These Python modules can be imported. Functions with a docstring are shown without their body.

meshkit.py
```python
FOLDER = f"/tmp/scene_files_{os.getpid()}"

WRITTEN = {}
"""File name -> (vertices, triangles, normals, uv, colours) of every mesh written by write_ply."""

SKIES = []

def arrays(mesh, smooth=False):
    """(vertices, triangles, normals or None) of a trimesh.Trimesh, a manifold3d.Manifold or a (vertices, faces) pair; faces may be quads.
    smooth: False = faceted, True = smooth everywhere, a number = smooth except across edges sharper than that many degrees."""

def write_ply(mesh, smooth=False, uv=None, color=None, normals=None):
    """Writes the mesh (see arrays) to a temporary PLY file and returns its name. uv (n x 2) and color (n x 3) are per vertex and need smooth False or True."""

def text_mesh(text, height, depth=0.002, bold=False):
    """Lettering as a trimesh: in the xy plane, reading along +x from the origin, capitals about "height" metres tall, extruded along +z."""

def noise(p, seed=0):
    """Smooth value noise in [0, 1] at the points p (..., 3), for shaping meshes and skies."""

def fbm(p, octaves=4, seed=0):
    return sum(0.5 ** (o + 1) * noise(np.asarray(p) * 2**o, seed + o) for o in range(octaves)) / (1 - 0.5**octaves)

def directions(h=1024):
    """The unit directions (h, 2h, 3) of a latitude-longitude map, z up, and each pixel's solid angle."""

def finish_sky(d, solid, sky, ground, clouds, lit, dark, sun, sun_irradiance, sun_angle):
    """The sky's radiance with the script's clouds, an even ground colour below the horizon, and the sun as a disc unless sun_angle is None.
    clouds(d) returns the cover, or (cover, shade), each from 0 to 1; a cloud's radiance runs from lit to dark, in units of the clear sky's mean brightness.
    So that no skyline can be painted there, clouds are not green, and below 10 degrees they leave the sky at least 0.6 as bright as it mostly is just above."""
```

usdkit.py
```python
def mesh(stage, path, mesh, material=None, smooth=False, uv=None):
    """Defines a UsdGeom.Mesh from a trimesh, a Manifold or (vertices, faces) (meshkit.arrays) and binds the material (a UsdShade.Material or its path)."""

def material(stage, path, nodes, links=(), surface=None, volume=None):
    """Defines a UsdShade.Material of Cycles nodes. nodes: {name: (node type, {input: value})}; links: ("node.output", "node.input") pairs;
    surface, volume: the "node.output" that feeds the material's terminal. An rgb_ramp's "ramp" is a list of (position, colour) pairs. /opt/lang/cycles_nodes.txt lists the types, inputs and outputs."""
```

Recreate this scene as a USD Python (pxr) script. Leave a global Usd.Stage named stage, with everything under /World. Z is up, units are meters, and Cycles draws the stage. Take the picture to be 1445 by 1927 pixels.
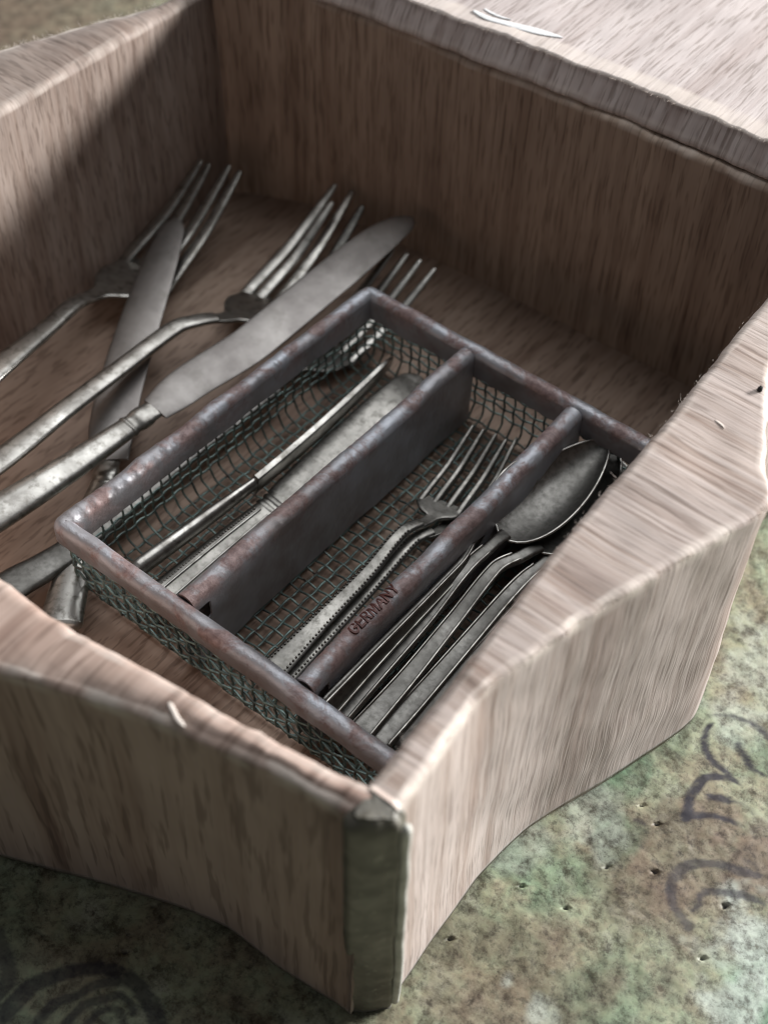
import math, random
import numpy as np, trimesh, manifold3d
from manifold3d import Manifold, CrossSection
import usdkit, meshkit
from meshkit import fbm, noise
from pxr import Usd, UsdGeom, UsdLux, UsdShade, Gf, Sdf, Vt

stage = Usd.Stage.CreateInMemory()
UsdGeom.SetStageUpAxis(stage, UsdGeom.Tokens.z)
UsdGeom.SetStageMetersPerUnit(stage, 1.0)
UsdGeom.Xform.Define(stage, '/World')
rng = np.random.default_rng(7)
random.seed(7)

# ---------------------------------------------------------------- camera
# Everything is laid out in "tray units" (x along the front rail, y along the dividers, z up, 0 = top of the tray rim);
# real metres are S * (x, y, z + ZT), the table top is at z = 0 m.
S, ZT = 0.72, 0.09
FPX, CX, CY = 2546.46, 722.5, 963.5
RM = np.array([[0.78346625, 0.62121666, 0.01644705], [0.48983405, -0.60104957, -0.63150773], [-0.38241763, 0.50282132, -0.77519512]])
CAM = np.array([0.37566439, -0.22935684, 0.52303655])
W3 = lambda p: (np.asarray(p, float) + [0, 0, ZT]) * S
cam = UsdGeom.Camera.Define(stage, '/World/camera')
M = np.eye(4); M[0, :3] = RM[0]; M[1, :3] = -RM[1]; M[2, :3] = -RM[2]; M[3, :3] = W3(CAM)
cam.AddTransformOp().Set(Gf.Matrix4d(*M.ravel().tolist()))
cam.CreateHorizontalApertureAttr(36.0); cam.CreateVerticalApertureAttr(36.0 * 1024 / 767)
cam.CreateFocalLengthAttr(FPX / 1445 * 36.0)
cam.CreateClippingRangeAttr(Gf.Vec2f(0.01, 50))
cam.CreateFStopAttr(11.0)
cam.CreateFocusDistanceAttr(0.655 * S)
cam.CreateExposureAttr(0.0)

def at(px, py, z):
    """The point of the horizontal plane z (tray units) that stands at a pixel of the photograph."""
    d = RM.T @ np.array([(px - CX) / FPX, (py - CY) / FPX, 1.0])
    return CAM + d * (z - CAM[2]) / d[2]

# ---------------------------------------------------------------- light: a window behind and to the right, dim room, plus an added overhead fill
def area_light(path, pos, target, w, h, intensity, color):
    l = UsdLux.RectLight.Define(stage, path)
    pos, target = np.array(pos, float), np.array(target, float)
    b = pos - target; b /= np.linalg.norm(b)
    r = np.cross([0, 0, 1], b); r /= np.linalg.norm(r); u = np.cross(b, r)
    m = np.eye(4); m[0, :3] = r; m[1, :3] = u; m[2, :3] = b; m[3, :3] = pos
    l.AddTransformOp().Set(Gf.Matrix4d(*m.ravel().tolist()))
    l.CreateWidthAttr(w); l.CreateHeightAttr(h); l.CreateIntensityAttr(intensity); l.CreateColorAttr(Gf.Vec3f(*color))
    return l
centre = W3([0.05, 0.14, 0.0])
kd = np.array([0.50, 0.82, 0.305]); kd /= np.linalg.norm(kd)
area_light('/World/window_light', centre + kd * 2.6, centre, 0.80, 0.28, 250.0, (1.0, 0.985, 0.98))
od = np.array([-0.12, 0.45, 0.86]); od /= np.linalg.norm(od)
area_light('/World/added_fill_light', centre + od * 2.4, centre, 2.6, 2.0, 2.4, (0.97, 0.98, 1.0))  # added fill, no real lamp: placed where flat metal mirrors it
usdkit.material(stage, '/World/Looks/room_glow', {'b': ('background_shader', {'color': (0.95, 0.97, 1.0), 'strength': 0.092})}, [], surface='b.background')
dome = UsdLux.DomeLight.Define(stage, '/World/ambient')
UsdShade.MaterialBindingAPI.Apply(dome.GetPrim()).Bind(UsdShade.Material.Get(stage, '/World/Looks/room_glow'))

# ---------------------------------------------------------------- materials
def mat(name, nodes, links, surface='p.BSDF'):
    return usdkit.material(stage, '/World/Looks/' + name, nodes, links, surface=surface)

def wood(name, scale, rot=(0, 0, 0), light=(0.50, 0.395, 0.33), mid=(0.36, 0.26, 0.20), dark=(0.17, 0.105, 0.075), seed=0.0, streak=0.5, bumpd=0.0006):
    """Veneer with grain along the axis whose scale is small."""
    s = np.array(scale, float)
    n = {'g': ('geometry', {}),
         'm1': ('mapping', {'scale': s, 'rotation': rot, 'location': (seed, seed, seed)}),
         'm2': ('mapping', {'scale': s * 0.27, 'rotation': rot, 'location': (seed + 3, seed, seed)}),
         'm3': ('mapping', {'scale': (9, 9, 9), 'location': (seed, 1, 2)}),
         'm4': ('mapping', {'scale': s * np.where(s > 100, 2.4, 5.0), 'rotation': rot}),
         'n1': ('noise_texture', {'scale': 1.0, 'detail': 6.0, 'roughness': 0.66}),
         'n2': ('noise_texture', {'scale': 1.0, 'detail': 5.0, 'roughness': 0.6}),
         'n3': ('noise_texture', {'scale': 1.0, 'detail': 4.0, 'roughness': 0.6}),
         'n4': ('noise_texture', {'scale': 1.0, 'detail': 2.0, 'roughness': 0.6}),
         'r1': ('rgb_ramp', {'ramp': [(0.36, dark), (0.455, mid), (0.54, light), (0.66, tuple(np.array(light) * 1.15))]}),
         'r2': ('rgb_ramp', {'ramp': [(0.38, tuple(np.array(dark) * 1.15)), (0.46, mid), (0.53, light)]}),
         'r3': ('rgb_ramp', {'ramp': [(0.3, (0.72, 0.70, 0.70)), (0.6, (1, 1, 1))]}),
         'r4': ('rgb_ramp', {'ramp': [(0.38, (0.50, 0.46, 0.43)), (0.47, (1, 1, 1))]}),
         'c': ('mix', {'mix_type': 'mix', 'fac': streak}),
         'c2': ('mix', {'mix_type': 'multiply', 'fac': 1.0}),
         'c3': ('mix', {'mix_type': 'multiply', 'fac': 0.7}),
         'w': ('attribute', {'attribute': 'wear'}),
         'wc': ('mix', {'mix_type': 'mix', 'color2': (0.70, 0.62, 0.55)}),
         'h': ('math', {'math_type': 'add'}),
         'b': ('bump', {'strength': 0.25, 'distance': bumpd}),
         'p': ('principled_bsdf', {'roughness': 0.62, 'specular_ior_level': 0.32, 'sheen_weight': 0.12, 'sheen_roughness': 0.5})}
    l = [('g.position', f'm{k}.vector') for k in (1, 2, 3, 4)] + [(f'm{k}.vector', f'n{k}.vector') for k in (1, 2, 3, 4)] + [(f'n{k}.fac', f'r{k}.fac') for k in (1, 2, 3, 4)]
    l += [('r1.color', 'c.color1'), ('r2.color', 'c.color2'), ('c.color', 'c2.color1'), ('r3.color', 'c2.color2'), ('c2.color', 'c3.color1'), ('r4.color', 'c3.color2'),
          ('c3.color', 'wc.color1'), ('w.fac', 'wc.fac'), ('wc.color', 'p.base_color'), ('n1.fac', 'h.value1'), ('n4.fac', 'h.value2'), ('h.value', 'b.height'), ('b.normal', 'p.normal')]
    return mat(name, n, l)

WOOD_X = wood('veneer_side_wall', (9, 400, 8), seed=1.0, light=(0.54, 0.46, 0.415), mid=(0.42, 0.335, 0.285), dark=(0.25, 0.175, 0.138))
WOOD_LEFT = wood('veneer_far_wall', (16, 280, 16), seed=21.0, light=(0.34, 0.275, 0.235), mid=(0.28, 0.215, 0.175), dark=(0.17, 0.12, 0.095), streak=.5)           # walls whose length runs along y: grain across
WOOD_Y = wood('veneer_front_wall', (150, 6, 6), rot=(0, -0.22, 0), seed=4.0, streak=0.65, light=(0.49, 0.37, 0.31), mid=(0.40, 0.285, 0.23), dark=(0.19, 0.115, 0.088))
WOOD_B = wood('veneer_back_wall', (300, 9, 9), seed=8.0, streak=0.5, light=(0.47, 0.365, 0.285), mid=(0.40, 0.305, 0.235), dark=(0.25, 0.175, 0.13))
WOOD_F = wood('veneer_floor', (210, 16, 16), seed=12.0, streak=0.55, light=(0.42, 0.315, 0.245), mid=(0.34, 0.245, 0.185), dark=(0.22, 0.145, 0.105))
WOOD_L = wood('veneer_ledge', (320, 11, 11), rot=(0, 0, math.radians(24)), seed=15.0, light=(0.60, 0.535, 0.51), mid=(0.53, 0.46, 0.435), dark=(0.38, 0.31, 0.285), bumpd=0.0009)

def two_tone(name, a, b, scale, lo, hi, metallic, rough, bump=0.0003, detail=6.0, c=None, cscale=900.0, clo=0.55, chi=0.65, spec=0.5, stretch=(1, 1, 1), ramp_r=None):
    n = {'g': ('geometry', {}), 'm': ('mapping', {'scale': stretch}),
         'n': ('noise_texture', {'scale': scale, 'detail': detail, 'roughness': 0.65, 'distortion': 0.3}),
         'k': ('noise_texture', {'scale': cscale, 'detail': 3.0, 'roughness': 0.6}),
         'r': ('rgb_ramp', {'ramp': [(lo, a), (hi, b)]}),
         'kr': ('rgb_ramp', {'ramp': [(clo, (0, 0, 0)), (chi, (1, 1, 1))]}),
         'x': ('mix', {'mix_type': 'mix', 'color2': c or a}),
         'rr': ('map_range', {'from_min': 0.3, 'from_max': 0.7, 'to_min': rough[0], 'to_max': rough[1]}),
         'bp': ('bump', {'strength': 0.5, 'distance': bump}),
         'p': ('principled_bsdf', {'metallic': metallic, 'specular_ior_level': spec})}
    l = [('g.position', 'm.vector'), ('m.vector', 'n.vector'), ('m.vector', 'k.vector'), ('n.fac', 'r.fac'), ('k.fac', 'kr.fac'), ('r.color', 'x.color1'), ('x.color', 'p.base_color'),
         ('n.fac', 'rr.value'), ('rr.result', 'p.roughness'), ('k.fac', 'bp.height'), ('bp.normal', 'p.normal')]
    if c is not None:
        l.append(('kr.color', 'x.fac'))
    else:
        n['x'][1]['fac'] = 0.0
    return mat(name, n, l)

def rail_material():
    n = {'g': ('geometry', {}),
         'n': ('noise_texture', {'scale': 75, 'detail': 8.0, 'roughness': 0.68, 'distortion': 0.4}),
         'k': ('noise_texture', {'scale': 420, 'detail': 5.0, 'roughness': 0.7}),
         'q': ('noise_texture', {'scale': 28, 'detail': 4.0, 'roughness': 0.6}),
         'base': ('rgb_ramp', {'ramp': [(0.35, (0.27, 0.25, 0.25)), (0.5, (0.37, 0.375, 0.40)), (0.66, (0.47, 0.50, 0.55))]}),
         'rustc': ('rgb_ramp', {'ramp': [(0.35, (0.14, 0.075, 0.066)), (0.65, (0.32, 0.22, 0.205))]}),
         'mask': ('rgb_ramp', {'ramp': [(0.46, (0, 0, 0)), (0.56, (1, 1, 1))]}),
         'a': ('attribute', {'attribute': 'rust'}),
         'm0': ('math', {'math_type': 'multiply'}), 'm1': ('math', {'math_type': 'multiply', 'value2': 0.85}),
         'x': ('mix', {'mix_type': 'mix'}),
         'rr': ('map_range', {'from_min': 0.3, 'from_max': 0.7, 'to_min': 0.34, 'to_max': 0.52}),
         'met': ('math', {'math_type': 'multiply_add', 'value2': -0.45, 'value3': 0.5}),
         'bp': ('bump', {'strength': 0.7, 'distance': 0.0005}),
         'p': ('principled_bsdf', {'specular_ior_level': 0.5})}
    l = [('g.position', f'{k}.vector') for k in 'nkq'] + [('q.fac', 'base.fac'), ('k.fac', 'rustc.fac'), ('n.fac', 'mask.fac'), ('mask.color', 'm0.value1'), ('a.fac', 'm0.value2'), ('m0.value', 'm1.value1'),
         ('m1.value', 'x.fac'), ('base.color', 'x.color1'), ('rustc.color', 'x.color2'), ('x.color', 'p.base_color'), ('n.fac', 'rr.value'), ('rr.result', 'p.roughness'),
         ('m1.value', 'met.value1'), ('met.value', 'p.metallic'), ('k.fac', 'bp.height'), ('bp.normal', 'p.normal')]
    return mat('rusted_grey_enamel', n, l)
RAIL = rail_material()
SHEET = two_tone('blue_grey_sheet', (0.10, 0.045, 0.04), (0.15, 0.17, 0.205), 60, 0.30, 0.44, 0.35, (0.5, 0.3), 0.0002, c=(0.09, 0.095, 0.11), cscale=700)
RUSTINK = two_tone('rust_lettering', (0.07, 0.02, 0.016), (0.12, 0.04, 0.032), 300, 0.4, 0.6, 0.1, (0.55, 0.4), 0.0002)
WIRE = two_tone('green_grey_wire', (0.09, 0.115, 0.11), (0.24, 0.34, 0.32), 120, 0.36, 0.60, 0.5, (0.55, 0.35), 0.0001, c=(0.075, 0.045, 0.035), cscale=260, clo=0.58, chi=0.7)
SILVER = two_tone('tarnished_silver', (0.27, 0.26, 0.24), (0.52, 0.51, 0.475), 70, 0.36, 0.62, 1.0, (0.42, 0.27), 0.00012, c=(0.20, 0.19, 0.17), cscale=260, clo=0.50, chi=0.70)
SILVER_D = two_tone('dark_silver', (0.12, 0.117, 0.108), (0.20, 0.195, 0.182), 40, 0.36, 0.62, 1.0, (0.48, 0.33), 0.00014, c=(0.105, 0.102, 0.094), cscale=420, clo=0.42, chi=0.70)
SILVER_M = two_tone('grey_silver', (0.19, 0.185, 0.17), (0.33, 0.32, 0.295), 60, 0.36, 0.62, 1.0, (0.46, 0.32), 0.00012, c=(0.15, 0.145, 0.13), cscale=420, clo=0.48, chi=0.70)
STEEL = two_tone('dull_blade_steel', (0.22, 0.205, 0.195), (0.31, 0.295, 0.28), 40, 0.36, 0.62, 1.0, (0.5, 0.42), 0.00006, c=(0.19, 0.18, 0.165), cscale=90, clo=0.55, chi=0.8)
POST_PALE = two_tone('pale_resin_edge', (0.34, 0.34, 0.30), (0.60, 0.60, 0.55), 120, 0.35, 0.6, 0.0, (0.4, 0.25), 0.0004)
POST = two_tone('olive_resin', (0.095, 0.088, 0.07), (0.18, 0.17, 0.14), 60, 0.35, 0.65, 0.0, (0.5, 0.3), 0.0005, c=(0.30, 0.29, 0.24), cscale=240, clo=0.62, chi=0.75)
FIBRE = mat('pale_fibre', {'p': ('principled_bsdf', {'base_color': (0.75, 0.67, 0.60), 'roughness': 0.8})}, [])
SMEAR = two_tone('white_paint', (0.72, 0.73, 0.73), (0.82, 0.83, 0.83), 200, 0.4, 0.6, 0.0, (0.5, 0.35), 0.0003)
DARK = mat('dark_iron', {'p': ('principled_bsdf', {'base_color': (0.02, 0.018, 0.017), 'roughness': 0.6})}, [])

def ramp_chain():
    n = {'g': ('geometry', {}),
         'na': ('noise_texture', {'scale': 15.0, 'detail': 7.0, 'roughness': 0.62, 'distortion': 0.4}),
         'nb': ('noise_texture', {'scale': 46.0, 'detail': 7.0, 'roughness': 0.68, 'distortion': 0.2}),
         'nc': ('noise_texture', {'scale': 300.0, 'detail': 8.0, 'roughness': 0.7}),
         'nd': ('noise_texture', {'scale': 120.0, 'detail': 8.0, 'roughness': 0.78, 'distortion': 0.1}),
         'ra': ('rgb_ramp', {'ramp': [(0.30, (0.13, 0.24, 0.16)), (0.42, (0.30, 0.345, 0.25)), (0.50, (0.39, 0.355, 0.265)), (0.58, (0.25, 0.20, 0.145)), (0.70, (0.46, 0.47, 0.36))]}),
         'rb': ('rgb_ramp', {'ramp': [(0.32, (0.16, 0.115, 0.085)), (0.45, (0.34, 0.31, 0.215)), (0.56, (0.36, 0.42, 0.29)), (0.68, (0.56, 0.60, 0.50))]}),
         'rc': ('rgb_ramp', {'ramp': [(0.40, (0.20, 0.18, 0.16)), (0.455, (0.95, 0.95, 0.95)), (0.62, (1.15, 1.15, 1.1))]}),
         'rd': ('rgb_ramp', {'ramp': [(0.38, (0.34, 0.30, 0.26)), (0.47, (0.9, 0.9, 0.88)), (0.56, (1.35, 1.37, 1.33))]}),
         'mx': ('mix', {'mix_type': 'mix', 'fac': 0.52}), 'dk': ('mix', {'mix_type': 'multiply', 'fac': 1.0, 'color2': (0.68, 0.69, 0.67)}), 'm2': ('mix', {'mix_type': 'multiply', 'fac': 0.9}), 'm3': ('mix', {'mix_type': 'multiply', 'fac': 0.5}),
         'pale': ('attribute', {'attribute': 'pale'}), 'green': ('attribute', {'attribute': 'green'}), 'brown': ('attribute', {'attribute': 'brown'}), 'ink_and_pit_shade': ('attribute', {'attribute': 'ink_and_pit_shade'}),
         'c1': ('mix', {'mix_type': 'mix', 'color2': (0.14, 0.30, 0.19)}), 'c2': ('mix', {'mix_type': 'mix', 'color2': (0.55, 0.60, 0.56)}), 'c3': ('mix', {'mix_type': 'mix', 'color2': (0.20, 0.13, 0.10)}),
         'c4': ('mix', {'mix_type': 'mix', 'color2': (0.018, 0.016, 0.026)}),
         'hb': ('math', {'math_type': 'multiply_add', 'value2': 0.35}),
         'b': ('bump', {'strength': 0.5, 'distance': 0.0005}),
         'p': ('principled_bsdf', {'roughness': 0.52, 'specular_ior_level': 0.35})}
    l = [('g.position', f'n{k}.vector') for k in 'abcd'] + [(f'n{k}.fac', f'r{k}.fac') for k in 'abcd']
    l += [('ra.color', 'mx.color1'), ('rb.color', 'mx.color2'), ('mx.color', 'c1.color1'), ('green.fac', 'c1.fac'), ('c1.color', 'c3.color1'), ('brown.fac', 'c3.fac'),
          ('c3.color', 'c2.color1'), ('pale.fac', 'c2.fac'), ('c2.color', 'm2.color1'), ('rd.color', 'm2.color2'), ('m2.color', 'm3.color1'), ('rc.color', 'm3.color2'),
          ('m3.color', 'dk.color1'), ('dk.color', 'c4.color1'), ('ink_and_pit_shade.fac', 'c4.fac'), ('c4.color', 'p.base_color'), ('nc.fac', 'hb.value1'), ('nd.fac', 'hb.value3'), ('hb.value', 'b.height'), ('b.normal', 'p.normal')]
    return n, l
TABLE = mat('mottled_table', *ramp_chain())

# ---------------------------------------------------------------- scene helpers
used = {}
def numbered(parent, name):
    k = used.get((parent, name), 0); used[(parent, name)] = k + 1
    return f'{parent}/{name}' + (f'_{k:03d}' if k else '')

BASES = {}
def thing(name, label, cat, base, group=None):
    path = numbered('/World', name)
    x = UsdGeom.Xform.Define(stage, path)
    b = W3(base); x.AddTranslateOp().Set(Gf.Vec3d(*b.tolist()))
    p = x.GetPrim(); p.SetCustomDataByKey('label', label); p.SetCustomDataByKey('category', cat)
    if group: p.SetCustomDataByKey('group', group)
    BASES[path] = b
    return path

def base_of(path):
    while path not in BASES and path.count('/') > 2:
        path = path.rsplit('/', 1)[0]
    return BASES.get(path, np.zeros(3))

def arr(m):
    if hasattr(m, 'to_mesh'):
        q = m.to_mesh(); return np.array(q.vert_properties[:, :3], float), np.array(q.tri_verts)
    if hasattr(m, 'vertices'):
        return np.array(m.vertices, float), np.array(m.faces)
    v, f = np.asarray(m[0], float), np.asarray(m[1], int)
    if f.shape[1] == 4:
        f = np.vstack([f[:, [0, 1, 2]], f[:, [0, 2, 3]]])
    return v, f

def part(parent, name, m, material, smooth=40, label=None, kind=None, primvars=None):
    v, f = arr(m)
    if parent.startswith('/World/wire_cutlery_tray'):        # an old tray, a little out of square
        v = v.copy(); v[:, 0] += np.clip(1 - v[:, 0] / TW, 0, 1.1) ** 2 * (-.0075 + .0105 * v[:, 1] / TL)
    v = W3(v) - base_of(parent)
    path = numbered(parent, name)
    pm = usdkit.mesh(stage, path, (v, f), material, smooth=smooth)
    for k, vals in (primvars or {}).items():
        UsdGeom.PrimvarsAPI(pm).CreatePrimvar(k, Sdf.ValueTypeNames.FloatArray, 'vertex').Set(Vt.FloatArray.FromNumpy(np.asarray(vals, np.float32)))
    if label: pm.GetPrim().SetCustomDataByKey('label', label)
    if kind: pm.GetPrim().SetCustomDataByKey('kind', kind)
    return path

def join(*ms):
    vs, fs, o = [], [], 0
    for m in ms:
        v, f = arr(m); vs.append(v); fs.append(f + o); o += len(v)
    return np.vstack(vs), np.vstack(fs)

def unit(v):
    v = np.asarray(v, float); return v / max(np.linalg.norm(v), 1e-12)

def spline(P, m):
    """m points of a smooth curve through the points P, evenly spaced in the knots' chord length."""
    P = np.asarray(P, float)
    if len(P) == 2:
        t = np.linspace(0, 1, m)[:, None]; return P[0] * (1 - t) + P[1] * t
    from scipy.interpolate import PchipInterpolator
    d = np.r_[0, np.cumsum(np.linalg.norm(np.diff(P[:, :3], axis=0), axis=1))]
    return PchipInterpolator(d / d[-1], P, axis=0)(np.linspace(0, 1, m))

def sweep(P, W, T, lateral=None, up=(0, 0, 1), m=None, n=14, power=2.4, round_ends=(0.0, 0.0), dish=0.0):
    """A bar along the points P with widths W and thicknesses T (one per point), rounded cross-section.
    lateral: the direction of the width. round_ends: the length over which each end closes roundly. dish: hollows the upper side."""
    P = np.asarray(P, float)
    W = np.broadcast_to(np.asarray(W, float), (len(P),)); T = np.broadcast_to(np.asarray(T, float), (len(P),))
    Q = spline(np.column_stack([P, W, T]), m or max(2, 8 * (len(P) - 1)))
    P, W, T = Q[:, :3], Q[:, 3].copy(), Q[:, 4].copy()
    d = np.r_[0, np.cumsum(np.linalg.norm(np.diff(P, axis=0), axis=1))]
    if any(round_ends):
        ds = [d]
        for k in range(1, 6):
            for L, e in ((round_ends[0], 0), (round_ends[1], 1)):
                if L: ds.append(np.array([L * (k / 6) ** 2 if e == 0 else d[-1] - L * (k / 6) ** 2]))
        dd = np.unique(np.concatenate(ds))
        P = np.stack([np.interp(dd, d, P[:, k]) for k in range(3)], 1); W = np.interp(dd, d, W); T = np.interp(dd, d, T); d = dd
        for L, e in ((round_ends[0], 0), (round_ends[1], 1)):
            if L:
                s = np.clip((d if e == 0 else d[-1] - d) / L, 0, 1); k = np.sqrt(np.clip(1 - (1 - s) ** 2, 0.0004, 1))
                W *= k; T *= np.maximum(k, 0.35)
    tan = np.gradient(P, axis=0); tan /= np.linalg.norm(tan, axis=1, keepdims=True)
    lat = np.cross(tan, np.asarray(up, float)) if lateral is None else np.asarray(lateral, float) - tan * (tan @ np.asarray(lateral, float))[:, None]
    lat /= np.linalg.norm(lat, axis=1, keepdims=True)
    nor = np.cross(lat, tan)
    a = np.linspace(0, 2 * np.pi, n, endpoint=False)
    ca, sa = np.cos(a), np.sin(a)
    cx, sy = np.sign(ca) * np.abs(ca) ** (2 / power), np.sign(sa) * np.abs(sa) ** (2 / power)
    V = P[:, None] + lat[:, None] * (W[:, None] / 2 * cx)[..., None] + nor[:, None] * (T[:, None] / 2 * sy - dish * T[:, None] * (1 - cx ** 2) * (sy > 0))[..., None]
    k, V = len(P), V.reshape(-1, 3)
    F = []
    i, j = np.meshgrid(np.arange(k - 1), np.arange(n), indexing='ij')
    q = np.stack([i * n + j, i * n + (j + 1) % n, (i + 1) * n + (j + 1) % n, (i + 1) * n + j], -1).reshape(-1, 4)
    F = np.vstack([q[:, [0, 1, 2]], q[:, [0, 2, 3]]])
    V = np.vstack([V, P[:1], P[-1:]])
    c0, c1 = k * n, k * n + 1
    jj = np.arange(n)
    F = np.vstack([F, np.stack([np.full(n, c0), (jj + 1) % n, jj], 1), np.stack([np.full(n, c1), (k - 1) * n + jj, (k - 1) * n + (jj + 1) % n], 1)])
    m_ = trimesh.Trimesh(V, F, process=False)
    if m_.volume < 0: F = F[:, ::-1]
    return V, F

def grid_faces(a, b, wrap_b=False):
    i, j = np.meshgrid(np.arange(a - 1), np.arange(b if wrap_b else b - 1), indexing='ij')
    q = np.stack([i * b + j, (i + 1) * b + j, (i + 1) * b + (j + 1) % b, i * b + (j + 1) % b], -1).reshape(-1, 4)
    return np.vstack([q[:, [0, 1, 2]], q[:, [0, 2, 3]]])

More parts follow.
